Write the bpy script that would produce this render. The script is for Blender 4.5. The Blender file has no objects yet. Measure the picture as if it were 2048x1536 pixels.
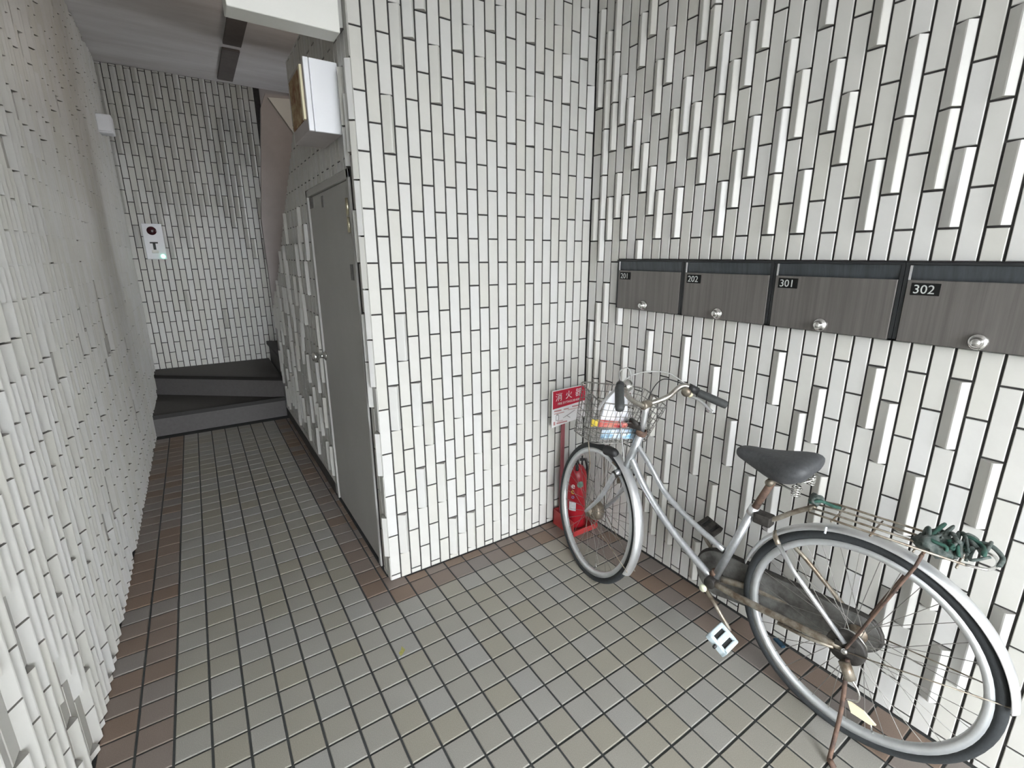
import bpy, math, random
import numpy as np
from mathutils import Vector, Matrix

random.seed(7)
sc = bpy.context.scene
COL = sc.collection

# ------------------------------------------------------------------ camera
cam_d = bpy.data.cameras.new('camera')
cam = bpy.data.objects.new('camera', cam_d)
COL.objects.link(cam)
CAM = Vector((-1.80012, -2.01049, 1.53617))
RX = Vector((0.829469448, -0.558551580, 0.000752680))
DN = Vector((-0.140884383, -0.210522046, -0.967384132))
FW = Vector((0.540492391, 0.802309541, -0.253312800))
FPX = 951.83
cam.matrix_world = Matrix(((RX.x, -DN.x, -FW.x, CAM.x), (RX.y, -DN.y, -FW.y, CAM.y),
                           (RX.z, -DN.z, -FW.z, CAM.z), (0, 0, 0, 1)))
cam_d.sensor_fit = 'HORIZONTAL'
cam_d.sensor_width = 36.0
cam_d.lens = FPX * 36.0 / 2048.0
cam_d.shift_x = (1024 - 1042.27) / 2048.0
cam_d.shift_y = (761.53 - 768) / 2048.0
cam_d.clip_start = 0.02
sc.camera = cam

# ------------------------------------------------------------------ sky and exposure
w = bpy.data.worlds.new('overcast_sky')
sc.world = w
w.use_nodes = True
bg = w.node_tree.nodes['Background']
bg.inputs[0].default_value = (0.93, 0.965, 1.0, 1)
bg.inputs[1].default_value = 11.0
vs = sc.view_settings
vs.view_transform = 'Standard'
vs.look = 'None'
vs.gamma = 1.0
vs.use_curve_mapping = False
vs.exposure = 1.08


def project(P):
    d = Vector(P) - CAM
    z = d.dot(FW)
    if z < 0.05:
        return None
    return (1042.27 + FPX * d.dot(RX) / z, 761.53 + FPX * d.dot(DN) / z, z)


# ------------------------------------------------------------------ materials
def mat(name, col, rough=0.5, metal=0.0, noise=0.0, nscale=20.0, col2=None, bump=0.0, bscale=60.0, vary=0.0,
        stretch=None, spec=0.5, emit=None, estr=0.0, thresh=(0.35, 0.7), trans=0.0):
    m = bpy.data.materials.new(name)
    m.use_nodes = True
    nt = m.node_tree
    b = nt.nodes['Principled BSDF']
    b.inputs['Base Color'].default_value = (*col, 1)
    b.inputs['Roughness'].default_value = rough
    b.inputs['Metallic'].default_value = metal
    b.inputs['Specular IOR Level'].default_value = spec
    if trans:
        b.inputs['Transmission Weight'].default_value = trans
    L = nt.links.new
    N = nt.nodes.new
    tc = N('ShaderNodeTexCoord')
    src = tc.outputs['Object']
    if stretch:
        mp = N('ShaderNodeMapping')
        mp.inputs['Scale'].default_value = stretch
        L(src, mp.inputs['Vector'])
        src = mp.outputs['Vector']
    out = None
    if noise > 0:
        n = N('ShaderNodeTexNoise')
        n.inputs['Scale'].default_value = nscale
        n.inputs['Detail'].default_value = 5
        n.inputs['Roughness'].default_value = 0.65
        L(src, n.inputs['Vector'])
        r = N('ShaderNodeValToRGB')
        c2 = col2 if col2 else tuple(c * (1 - noise) for c in col)
        r.color_ramp.elements[0].position = thresh[0]
        r.color_ramp.elements[1].position = thresh[1]
        r.color_ramp.elements[0].color = (*c2, 1)
        r.color_ramp.elements[1].color = (*col, 1)
        L(n.outputs['Fac'], r.inputs['Fac'])
        out = r.outputs['Color']
    if vary > 0:
        oi = N('ShaderNodeObjectInfo')
        ge = N('ShaderNodeNewGeometry')
        ad = N('ShaderNodeMath')
        ad.operation = 'ADD'
        L(oi.outputs['Random'], ad.inputs[0])
        L(ge.outputs['Random Per Island'], ad.inputs[1])
        fr = N('ShaderNodeMath')
        fr.operation = 'FRACT'
        L(ad.outputs[0], fr.inputs[0])
        mr = N('ShaderNodeMapRange')
        mr.inputs['To Min'].default_value = 1 - vary
        mr.inputs['To Max'].default_value = 1 + vary
        L(fr.outputs[0], mr.inputs['Value'])
        hv = N('ShaderNodeHueSaturation')
        if out:
            L(out, hv.inputs['Color'])
        else:
            hv.inputs['Color'].default_value = (*col, 1)
        L(mr.outputs[0], hv.inputs['Value'])
        mr2 = N('ShaderNodeMapRange')
        mr2.inputs['To Min'].default_value = 1.5
        mr2.inputs['To Max'].default_value = 0.5
        L(fr.outputs[0], mr2.inputs['Value'])
        L(mr2.outputs[0], hv.inputs['Saturation'])
        out = hv.outputs['Color']
    if out:
        L(out, b.inputs['Base Color'])
    if bump > 0:
        n2 = N('ShaderNodeTexNoise')
        n2.inputs['Scale'].default_value = bscale
        n2.inputs['Detail'].default_value = 4
        L(src, n2.inputs['Vector'])
        bp = N('ShaderNodeBump')
        bp.inputs['Strength'].default_value = bump
        bp.inputs['Distance'].default_value = 0.002
        L(n2.outputs['Fac'], bp.inputs['Height'])
        L(bp.outputs['Normal'], b.inputs['Normal'])
    if emit:
        b.inputs['Emission Color'].default_value = (*emit, 1)
        b.inputs['Emission Strength'].default_value = estr
    return m


M = {}
M['tile'] = mat('glazed_white_tile', (0.60, 0.595, 0.565), 0.42, vary=0.04, bump=0.05, bscale=25, noise=0.05, nscale=14, spec=0.4)
M['tile_end'] = mat('tile_end_bisque', (0.40, 0.39, 0.36), 0.8, noise=0.2, nscale=40)
M['grout'] = mat('dark_grout', (0.05, 0.047, 0.046), 0.95, noise=0.35, nscale=60)
M['grout_pale'] = mat('pale_grout', (0.13, 0.127, 0.12), 0.95, noise=0.35, nscale=60)
M['floor_grout'] = mat('floor_grout', (0.05, 0.054, 0.054), 0.9, noise=0.3, nscale=40)
M['floor_tile'] = mat('grey_floor_tile', (0.335, 0.32, 0.285), 0.62, vary=0.025, noise=0.24, nscale=330, bump=0.12, bscale=180)
M['floor_red'] = mat('brown_floor_tile', (0.225, 0.18, 0.152), 0.62, vary=0.05, noise=0.22, nscale=330, bump=0.12, bscale=180)
M['plaster'] = mat('white_paint', (0.80, 0.80, 0.76), 0.6, noise=0.05, nscale=3)
M['pink'] = mat('pinkish_plaster', (0.50, 0.465, 0.46), 0.85, noise=0.12, nscale=5, bump=0.1)
M['ceil'] = mat('grey_ceiling_paint', (0.72, 0.70, 0.705), 0.8, noise=0.22, nscale=1.7, col2=(0.56, 0.53, 0.525), stretch=(0.4, 2.2, 1))
M['dark_plaster'] = mat('dark_plaster', (0.14, 0.125, 0.12), 0.9, noise=0.2, nscale=8)
M['stair'] = mat('dark_stair_sheet', (0.070, 0.066, 0.062), 0.75, noise=0.2, nscale=60)
M['riser'] = mat('stair_riser', (0.115, 0.108, 0.108), 0.75, noise=0.15, nscale=40)
M['nosing'] = mat('black_nosing', (0.018, 0.016, 0.015), 0.6, noise=0.2, nscale=60)
M['door'] = mat('grey_steel_door', (0.47, 0.465, 0.445), 0.5, noise=0.06, nscale=4, spec=0.4)
M['chrome'] = mat('chrome', (0.78, 0.78, 0.76), 0.18, 1.0, noise=0.12, nscale=15)
M['gold'] = mat('brass_hinge', (0.80, 0.74, 0.55), 0.3, 1.0, noise=0.15, nscale=30)
M['whitebox'] = mat('white_plastic', (0.84, 0.85, 0.88), 0.45, noise=0.03, nscale=6)
M['sticker'] = mat('faded_sticker', (0.24, 0.235, 0.23), 0.6, noise=0.4, nscale=50)
M['rust'] = mat('rusty_board', (0.50, 0.42, 0.24), 0.8, noise=1, nscale=22, col2=(0.20, 0.075, 0.03))
M['cream'] = mat('cream_plastic', (0.78, 0.72, 0.50), 0.5, noise=0.08, nscale=10)
M['red_lens'] = mat('dark_red_lens', (0.05, 0.008, 0.014), 0.25, noise=0.3, nscale=60)
M['green_lamp'] = mat('green_pilot_lamp', (0.1, 0.7, 0.45), 0.4, emit=(0.2, 1.0, 0.62), estr=3.0, noise=0.02)
M['black'] = mat('black_plastic', (0.022, 0.023, 0.024), 0.5, noise=0.25, nscale=40)
M['box_frame'] = mat('mailbox_black_frame', (0.022, 0.024, 0.026), 0.4, noise=0.3, nscale=20)
M['box_slot'] = mat('mailbox_slot_flap', (0.075, 0.085, 0.095), 0.35, 0.3, noise=0.4, nscale=8, stretch=(1, 8, 1))
M['box_door'] = mat('mailbox_brushed_steel', (0.19, 0.178, 0.167), 0.42, 0.45, noise=0.28, nscale=9, stretch=(1, 9, 0.25), bump=0.05, bscale=300)
M['plate'] = mat('number_plate_black', (0.008, 0.008, 0.008), 0.6, noise=0.2, spec=0.2)
M['dull_chrome'] = mat('dull_chrome', (0.62, 0.61, 0.57), 0.3, 0.9, noise=1, nscale=22, col2=(0.36, 0.33, 0.28))
M['digit'] = mat('digit_silver', (0.52, 0.54, 0.52), 0.45, noise=0.1)
M['red'] = mat('red_paint', (0.36, 0.012, 0.022), 0.35, noise=0.12, nscale=12)
M['red_stand'] = mat('faded_red_plastic', (0.45, 0.045, 0.045), 0.5, noise=0.25, nscale=14)
M['post'] = mat('dull_red_post', (0.33, 0.10, 0.115), 0.55, noise=0.15, nscale=20)
M['sign_white'] = mat('sign_white', (0.80, 0.79, 0.79), 0.5, noise=0.03, nscale=10)
M['sign_red'] = mat('sign_red', (0.50, 0.012, 0.04), 0.5, noise=0.05, nscale=10)
M['sign_pink'] = mat('sign_print_pink', (0.55, 0.28, 0.28), 0.6, noise=0.05)
M['sign_grey'] = mat('sign_print_grey', (0.38, 0.36, 0.36), 0.6, noise=0.05)
M['gauge'] = mat('green_grey_sticker', (0.20, 0.30, 0.25), 0.5, noise=0.5, nscale=160, col2=(0.06, 0.15, 0.10))
M['yellow'] = mat('yellow_print', (0.72, 0.55, 0.06), 0.5, noise=0.1)
M['blue'] = mat('blue_print', (0.16, 0.34, 0.60), 0.5, noise=0.2)
M['tag'] = mat('grey_white_tag', (0.62, 0.65, 0.66), 0.5, noise=0.2, nscale=60)
M['silver'] = mat('silver_frame_paint', (0.60, 0.62, 0.64), 0.33, 0.75, noise=0.22, nscale=40)
M['alu'] = mat('aluminium', (0.74, 0.75, 0.76), 0.36, 0.8, noise=0.1, nscale=20)
M['rim'] = mat('rim_alloy', (0.66, 0.68, 0.69), 0.42, 0.7, noise=0.12, nscale=25)
M['rubber'] = mat('tyre_rubber', (0.026, 0.030, 0.033), 0.78, noise=0.3, nscale=120, bump=0.2, bscale=400)
M['spoke'] = mat('spoke_steel', (0.30, 0.29, 0.27), 0.45, 0.7, noise=0.3, nscale=60)
M['rusty'] = mat('rusted_steel', (0.22, 0.135, 0.095), 0.75, 0.2, noise=1, nscale=30, col2=(0.075, 0.05, 0.042))
M['tarnish'] = mat('tarnished_steel', (0.42, 0.39, 0.33), 0.45, 0.7, noise=1, nscale=26, col2=(0.16, 0.12, 0.085))
M['grime'] = mat('grimy_black_steel', (0.065, 0.06, 0.055), 0.6, 0.3, noise=1, nscale=30, col2=(0.02, 0.018, 0.016))
M['case'] = mat('chain_case', (0.21, 0.21, 0.20), 0.5, 0.3, noise=1, nscale=14, col2=(0.07, 0.065, 0.06))
M['saddle'] = mat('saddle_vinyl', (0.075, 0.078, 0.084), 0.6, noise=0.3, nscale=90, bump=0.1, bscale=500)
M['grip'] = mat('grip_rubber', (0.06, 0.064, 0.064), 0.65, noise=0.3, nscale=90)
M['wire'] = mat('basket_wire', (0.30, 0.29, 0.27), 0.45, 0.6, noise=0.5, nscale=50)
M['cable'] = mat('grey_cable', (0.42, 0.42, 0.41), 0.4, noise=0.1)
M['rag'] = mat('green_grey_rag', (0.15, 0.165, 0.155), 0.9, noise=1, nscale=60, col2=(0.035, 0.055, 0.05), bump=0.5, bscale=120)
M['rag2'] = mat('green_cord', (0.03, 0.10, 0.075), 0.8, noise=0.4, nscale=60)
M['pedal'] = mat('pale_blue_plastic', (0.60, 0.70, 0.74), 0.4, noise=0.15, nscale=60)
M['clear'] = mat('pale_reflector', (0.70, 0.72, 0.55), 0.3, noise=0.2, nscale=60)
M['paper'] = mat('white_paper', (0.84, 0.86, 0.90), 0.6, noise=0.06, nscale=30)
M['packet_red'] = mat('red_packet', (0.62, 0.30, 0.22), 0.35, noise=1, nscale=30, col2=(0.55, 0.03, 0.05))
M['packet_blue'] = mat('blue_packet', (0.74, 0.79, 0.84), 0.3, noise=1, nscale=28, col2=(0.18, 0.42, 0.62))
M['asphalt'] = mat('asphalt', (0.22, 0.22, 0.215), 0.9, noise=0.3, nscale=60)
M['litter'] = mat('blue_litter', (0.02, 0.07, 0.12), 0.5, noise=0.3)
M['smear'] = mat('yellow_smear', (0.42, 0.40, 0.12), 0.7, noise=0.3, nscale=80)


# ------------------------------------------------------------------ mesh helpers
class MB:
    def __init__(s):
        s.v = []
        s.f = []
        s.m = []
        s.sm = []

    def add(s, vs_, fs_, mi=0, smooth=False):
        o = len(s.v)
        s.v += [tuple(q) for q in vs_]
        for f in fs_:
            s.f.append(tuple(i + o for i in f))
            s.m.append(mi)
            s.sm.append(smooth)
        return s

    def box(s, a, b, mi=0, bev=0.0):
        x0, y0, z0 = [min(a[i], b[i]) for i in range(3)]
        x1, y1, z1 = [max(a[i], b[i]) for i in range(3)]
        if bev <= 0:
            v = [(x, y, z) for x in (x0, x1) for y in (y0, y1) for z in (z0, z1)]
            s.add(v, [(0, 1, 3, 2), (4, 6, 7, 5), (0, 4, 5, 1), (2, 3, 7, 6), (0, 2, 6, 4), (1, 5, 7, 3)], mi)
            return s
        e = min(bev, (x1 - x0) * .45, (y1 - y0) * .45, (z1 - z0) * .45)
        import bmesh
        bm = bmesh.new()
        bmesh.ops.create_cube(bm, size=1)
        for v in bm.verts:
            v.co = Vector(((x0 + x1) / 2 + v.co.x * (x1 - x0), (y0 + y1) / 2 + v.co.y * (y1 - y0), (z0 + z1) / 2 + v.co.z * (z1 - z0)))
        bmesh.ops.bevel(bm, geom=list(bm.edges), offset=e, segments=2, affect='EDGES', profile=0.5)
        bm.verts.index_update()
        s.add([v.co[:] for v in bm.verts], [[v.index for v in f.verts] for f in bm.faces], mi)
        bm.free()
        return s

    def tube(s, pts, r, seg=8, mi=0, caps=True, closed=False, flat=None):
        P = [Vector(q) for q in pts]
        n = len(P)
        if isinstance(r, (list, tuple)):
            rr = [float(np.interp(i / max(n - 1, 1), np.linspace(0, 1, len(r)), r)) for i in range(n)]
        else:
            rr = [r] * n
        T = []
        for i in range(n):
            if closed:
                t = P[(i + 1) % n] - P[i - 1]
            else:
                t = P[min(i + 1, n - 1)] - P[max(i - 1, 0)]
            T.append(t.normalized() if t.length > 1e-9 else Vector((0, 0, 1)))
        ref = Vector((0, 0, 1)) if abs(T[0].z) < .9 else Vector((1, 0, 0))
        a = T[0].cross(ref).normalized()
        vs_ = []
        for i in range(n):
            a = (a - T[i] * a.dot(T[i]))
            a = a.normalized() if a.length > 1e-6 else T[i].orthogonal().normalized()
            b = T[i].cross(a)
            for j in range(seg):
                th = 2 * math.pi * j / seg
                vs_.append(P[i] + (a * math.cos(th) + b * math.sin(th)) * rr[i])
        fs_ = []
        for i in range(n if closed else n - 1):
            for j in range(seg):
                i2 = (i + 1) % n
                fs_.append((i * seg + j, i * seg + (j + 1) % seg, i2 * seg + (j + 1) % seg, i2 * seg + j))
        if caps and not closed:
            fs_.append(tuple(range(seg))[::-1])
            fs_.append(tuple((n - 1) * seg + j for j in range(seg)))
        s.add(vs_, fs_, mi, True)
        return s

    def lathe(s, prof, org, ax, seg=24, mi=0, closed=False, a0=0.0, a1=None, ref=None):
        """prof: (radius, along-axis) pairs turned about ax through org"""
        ax = Vector(ax).normalized()
        a = Vector(ref).normalized() if ref is not None else ax.orthogonal().normalized()
        a = (a - ax * a.dot(ax)).normalized()
        b = ax.cross(a)
        org = Vector(org)
        full = a1 is None
        n = seg if full else seg + 1
        vs_ = []
        for i in range(n):
            th = 2 * math.pi * i / seg if full else a0 + (a1 - a0) * i / seg
            d = a * math.cos(th) + b * math.sin(th)
            for (r, h) in prof:
                vs_.append(org + d * r + ax * h)
        k = len(prof)
        fs_ = []
        for i in range(n if full else n - 1):
            i2 = (i + 1) % n
            for j in range(k if closed else k - 1):
                j2 = (j + 1) % k
                fs_.append((i * k + j, i2 * k + j, i2 * k + j2, i * k + j2))
        s.add(vs_, fs_, mi, True)
        return s

    def prism(s, poly, off, mi=0):
        """closed polygon (3d points) extruded by vector off"""
        n = len(poly)
        off = Vector(off)
        v = [Vector(q) for q in poly]
        v = v + [q + off for q in v]
        f = [tuple(range(n))[::-1], tuple(range(n, 2 * n))]
        for i in range(n):
            f.append((i, (i + 1) % n, n + (i + 1) % n, n + i))
        s.add(v, f, mi)
        return s

    def mesh(s, name, mats):
        me = bpy.data.meshes.new(name)
        me.from_pydata([tuple(q) for q in s.v], [], s.f)
        for m_ in mats:
            me.materials.append(m_)
        if len(mats) > 1:
            me.polygons.foreach_set('material_index', s.m)
        me.polygons.foreach_set('use_smooth', s.sm)
        me.update()
        return me

    def build(s, name, mats, parent=None, **k):
        if not isinstance(mats, (list, tuple)):
            mats = [mats]
        me = s.mesh(name, mats)
        import bmesh
        bm = bmesh.new()
        bm.from_mesh(me)
        bmesh.ops.recalc_face_normals(bm, faces=bm.faces)
        bm.to_mesh(me)
        bm.free()
        return link(name, me, parent, **k)


def link(name, data, parent=None, **k):
    o = bpy.data.objects.new(name, data)
    COL.objects.link(o)
    if parent:
        o.parent = parent
    for a, b in k.items():
        o[a] = b
    return o


def thing(name, label, cat, loc=(0, 0, 0), group=None):
    o = link(name, None, None, label=label, category=cat)
    o.empty_display_size = 0.1
    if group:
        o['group'] = group
    return o


def text_mesh(txt, size, mats, origin, xa, ya, name, parent, depth=0.0006, align='LEFT', shear=0.0, sx=1.0):
    cu = bpy.data.curves.new(name, 'FONT')
    cu.body = txt
    cu.size = size
    cu.extrude = depth
    cu.align_x = align
    cu.resolution_u = 3
    tmp = bpy.data.objects.new('tmp_text', cu)
    COL.objects.link(tmp)
    dg = bpy.context.evaluated_depsgraph_get()
    me = bpy.data.meshes.new_from_object(tmp.evaluated_get(dg))
    COL.objects.unlink(tmp)
    bpy.data.objects.remove(tmp)
    xa = Vector(xa).normalized()
    ya = Vector(ya).normalized()
    za = xa.cross(ya)
    Mx = Matrix(((xa.x * sx, ya.x, za.x, origin[0]), (xa.y * sx, ya.y, za.y, origin[1]), (xa.z * sx, ya.z, za.z, origin[2]), (0, 0, 0, 1)))
    me.transform(Mx)
    me.materials.clear()
    me.materials.append(mats)
    me.name = name
    return link(name, me, parent)


# ------------------------------------------------------------------ wall tiles
PW, PHH, Z0, PWR, D0 = 0.052571, 0.10575, 1.507705, 0.052717, 0.008219
JT = 0.0064            # joint width
GD = 0.0065            # grout depth behind the tile face
APX_H, APX_A = 0.0167, 0.0155
TW = PW - JT
_cache = {}


def tile_mesh(kind, h, TW=TW):
    key = (kind, round(h, 3), round(TW, 4))
    if key in _cache:
        return _cache[key]
    w2, h2, c = TW / 2, h / 2, 0.0018
    mb = MB()
    if kind == 0:
        v = []
        for (ww, hh, d) in ((w2, h2, -GD), (w2, h2, -c), (w2 - c, h2 - c, 0)):
            v += [(-ww, -hh, d), (ww, -hh, d), (ww, hh, d), (-ww, hh, d)]
        f = []
        for l in (0, 4):
            for j in range(4):
                f.append((l + j, l + (j + 1) % 4, l + 4 + (j + 1) % 4, l + 4 + j))
        f.append((8, 9, 10, 11))
        mb.add(v, f)
        mb.m = [1] * 4 + [0] * 5
    else:
        xa = w2 - APX_A
        prof = [(-w2, -GD), (-w2, -0.001), (-w2 + 0.002, 0.0005), (xa - 0.004, APX_H - 0.0012), (xa, APX_H), (xa + 0.003, APX_H - 0.0018),
                (w2 - 0.001, 0.0006), (w2, -0.001), (w2, -GD)]
        n = len(prof)
        v = [(x, -h2, d) for x, d in prof] + [(x, h2, d) for x, d in prof]
        f = [(i, n + i, n + i + 1, i + 1)[::-1] for i in range(n - 1)]
        mi = [1] + [0] * (n - 3) + [1]
        f += [tuple(range(n)), tuple(range(n, 2 * n))[::-1]]
        mi += [1, 1]
        mb.add(v, f)
        mb.m = mi
    me = mb.mesh('wall_tile', [M['tile'], M['tile_end']])
    _cache[key] = me
    return me


def tile_wall(wall, org, R, tiles, limit=300, TW=TW):
    """tiles: list of (u centre, z bottom, z top, kind) ; org = point of the face plane at u=0, z=0"""
    R = Vector(R)
    U = Vector((0, 0, 1))
    N = R.cross(U)
    org = Vector(org)
    items = []
    for (u, zb, zt, kind) in tiles:
        zb2, zt2 = zb + JT / 2, zt - JT / 2
        if zt2 - zb2 < 0.006:
            continue
        c = org + R * u + U * ((zb2 + zt2) / 2)
        pc = project(c)
        size = 0.0
        if pc and -20 < pc[0] < 2068 and -60 < pc[1] < 1596:
            p0 = project(c - R * (TW / 2))
            p1 = project(c + R * (TW / 2))
            q0 = project(c - U * ((zt2 - zb2) / 2))
            q1 = project(c + U * ((zt2 - zb2) / 2))
            if p0 and p1 and q0 and q1:
                wpx = abs(p1[0] - p0[0])
                if wpx > 7:
                    size = wpx * abs(q1[1] - q0[1])
        items.append((size, c, zt2 - zb2, kind))
    items.sort(key=lambda t: -t[0])
    rot = Matrix(((R.x, U.x, N.x), (R.y, U.y, N.y), (R.z, U.z, N.z)))
    rest = MB()
    n = 0
    for (size, c, h, kind) in items:
        me = tile_mesh(kind, h, TW)
        j = Vector((0, 0, random.uniform(-0.0006, 0.0004)))
        if size > 0 and n < limit:
            o = link('wall_tile', me, wall)
            mw = rot.to_4x4()
            mw.translation = c + rot @ j
            o.matrix_world = mw
            n += 1
        else:
            vs_ = [c + rot @ (v.co + j) for v in me.vertices]
            k = len(rest.v)
            rest.v += [tuple(q) for q in vs_]
            for p_ in me.polygons:
                rest.f.append(tuple(i + k for i in p_.vertices))
                rest.m.append(p_.material_index)
                rest.sm.append(False)
    if rest.v:
        me = rest.mesh('wall_tile_field', [M['tile'], M['tile_end']])
        link('wall_tile_field', me, wall, kind='stuff')


def column_tiles(u, par, zmin, zmax, bumps, k, holes=(), prob=None):
    """cut one column of half-bond tiles; par = parity of the v joints"""
    res = []
    v = math.floor((zmin - Z0) / PHH) - 2
    v -= (v - par) % 2
    while Z0 + v * PHH < zmax:
        zb, zt = max(zmin, Z0 + v * PHH), min(zmax, Z0 + (v + 2) * PHH)
        if zt > zb:
            if prob is not None:
                kind = 1 if random.random() < prob(u, (zb + zt) / 2) else 0
            else:
                kind = 1 if (k, v) in bumps else 0
            segs = [(zb, zt)]
            for (u0, u1, h0, h1) in holes:
                if u0 < u < u1:
                    ns = []
                    for (a, b) in segs:
                        if h1 <= a or h0 >= b:
                            ns.append((a, b))
                        else:
                            if a < h0:
                                ns.append((a, h0))
                            if b > h1:
                                ns.append((h1, b))
                    segs = ns
            for (a, b) in segs:
                res.append((u, a, b, kind))
        v += 2
    return res


# ------------------------------------------------------------------ the place: dimensions
XL, YB, YM = -2.277, 4.12, -4.1        # left wall, rear wall, mouth of the entrance
ZC1, ZC2 = 2.95, 3.22                  # ceilings
XP = -23 * PW                          # pier corner
MBZ0, MBZ1, MBY0, MBW = 1.2825, 1.5205, -0.243, 0.3985   # mailboxes

RIGHT_B = [(0, -7), (0, -5), (0, 1), (0, 7), (0, 9), (1, -8), (1, -6), (1, -4), (1, 0), (1, 2), (1, 4), (1, 6), (1, 8), (2, -7), (2, -3), (2, 1), (2, 5), (2, 7), (2, 9), (3, 2), (3, 6), (4, -3), (4, 1), (4, 5), (5, -6), (5, 4), (5, 8), (6, -1), (6, 3), (6, 9), (7, 2), (7, 6), (8, -5), (8, 1), (8, 7), (9, -12), (9, -8), (9, 4), (10, -13), (10, 1), (10, 5), (11, -12), (11, -10), (11, 4), (11, 8), (12, -13), (12, -5), (12, 3), (12, 7), (12, 9), (13, 4), (13, 6), (14, -9), (14, 1), (14, 5), (15, -14), (15, -6), (15, 2), (15, 6), (16, -11), (16, 3), (16, 7), (17, -8), (18, 1), (18, 3), (18, 5), (19, -10), (19, 4), (20, -5), (20, 1), (20, 7), (21, -10), (21, 4), (22, -7), (22, 3), (23, -6), (23, 6), (24, -9), (24, 1), (25, 2), (25, 4), (26, -5), (27, -6), (27, 2), (27, 4), (28, 1), (29, -12), (29, -8), (29, 4), (30, -11), (30, -5), (30, 1), (31, -10), (32, -13), (32, -7), (33, -12), (34, -11)]
MID_B = [(1, -13), (1, -7), (2, -4), (2, 4), (3, -11), (3, -7), (3, 7), (4, -8), (4, 8), (5, -11), (5, 9), (6, -14), (6, 6), (7, -13), (7, -7), (8, -14), (8, 8), (9, -9), (9, 7), (10, -10), (10, 6), (11, -13), (11, -7), (11, 9), (12, -10), (12, 8), (13, -11), (13, 5), (14, -14), (14, -8), (15, -11), (15, 5), (15, 9), (16, -8), (16, 8), (17, -13), (18, -14), (18, -8), (18, 8), (19, 7), (21, 9), (22, 6)]

# right wall (pieces leave a recess for the mailboxes)
RB = GD - 0.001
m_ = MB()
yb1 = MBY0 - 4 * MBW
m_.box((RB, YM, -0.1), (0.16, 0.005, MBZ0)).box((RB, YM, MBZ1), (0.16, 0.005, ZC1 + 0.12))
m_.box((RB, MBY0, MBZ0), (0.16, 0.005, MBZ1)).box((RB, YM, MBZ0), (0.16, yb1, MBZ1)).box((0.13, yb1, MBZ0), (0.16, MBY0, MBZ1))
WY0, WY1, WZ0, WZ1 = 3.40, 3.80, 1.50, 2.10
m_.box((0.02, 0.005, -0.1), (0.16, WY0, ZC2 + 0.12)).box((0.02, WY1, -0.1), (0.16, YB + 0.2, ZC2 + 0.12))
m_.box((0.02, WY0, -0.1), (0.16, WY1, WZ0)).box((0.02, WY0, WZ1), (0.16, WY1, ZC2 + 0.12))
wall_right = m_.build('wall_right', M['grout'], kind='structure')
T = []
k = 0
while D0 + (k + 1) * PWR < -YM:
    T += column_tiles(D0 + (k + .5) * PWR, 1 if k % 2 == 0 else 0, 0.0, ZC1, set(RIGHT_B), k,
                      holes=[(-MBY0 - PWR * .3, -yb1 + PWR * .3, MBZ0, MBZ1)])
    k += 1
tile_wall(wall_right, (0, 0, 0), (0, -1, 0), [t for t in T if t[0] > PWR])
tile_wall(wall_right, (0, 0, 0), (0, -1, 0), [(t[0] - 0.003, t[1], t[2], t[3]) for t in T if t[0] <= PWR], TW=TW + 0.006, limit=12)

m_ = MB()
for (ya, yb, za, zb) in ((WY0, WY1, WZ0, WZ0 + .04), (WY0, WY1, WZ1 - .04, WZ1), (WY0, WY0 + .04, WZ0, WZ1), (WY1 - .04, WY1, WZ0, WZ1), (3.585, 3.615, WZ0, WZ1)):
    m_.box((0.07, ya, za), (0.11, yb, zb))
M['alu_frame'] = mat('window_aluminium', (0.5, 0.5, 0.5), 0.4, 0.6, noise=0.1)
m_.build('window_1', M['alu_frame'], kind='structure')

# the pier face that looks at the entrance
m_ = MB().box((XP + 0.005, RB, -0.1), (RB + 0.002, 0.16, ZC2))
wall_centre = m_.build('wall_centre', M['grout'], kind='structure')
T = []
for k in range(23):
    T += column_tiles((k + .5) * PW, 0 if k % 2 == 0 else 1, 0.0, ZC1, set(MID_B), k)
tile_wall(wall_centre, (XP, 0, 0), (1, 0, 0), T)

# left wall
m_ = MB().box((XL - 0.2, YM, -0.1), (XL - RB, YB + 0.2, ZC2 + 0.12))
wall_left = m_.build('wall_left', M['grout_pale'], kind='structure')
T = []
k = 0
while YM + (k + 1) * PW < YB:
    T += column_tiles((k + .5) * PW, k % 2, 0.0, ZC2, None, k, prob=lambda u, z: 0.78)
    k += 1
tile_wall(wall_left, (XL, YM, 0), (0, 1, 0), T, TW=PW - 0.0024)

# rear wall behind the stairs
m_ = MB().box((XL - 0.2, YB + RB, -0.1), (0.2, YB + 0.2, ZC2 + 0.12))
wall_rear = m_.build('wall_rear', M['grout'], kind='structure')
T = []
XE = -0.965
k = 0
while XL + (k + 1) * PW < XE:
    T += column_tiles((k + .5) * PW, k % 2, 0.2, ZC2, None, k,
                      prob=lambda u, z: 0.42 if z > 1.95 else (0.3 if z > 1.6 else 0.04))
    k += 1
tile_wall(wall_rear, (XL, YB, 0), (1, 0, 0), T)
MB().box((XE + 0.004, YB - 0.002, 0.2), (0.15, YB + RB, ZC2)).build('plaster_band', M['pink'], wall_rear)

# passage wall with the closet door
DY0, DY1, DZ = 0.142, 1.031, 1.886
YE = 3.05


def pass_top(y):
    if y < 1.2:
        return 2.58
    return 2.24 + (y - 1.2) * (1.05 - 2.24) / (YE - 1.2)


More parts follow.
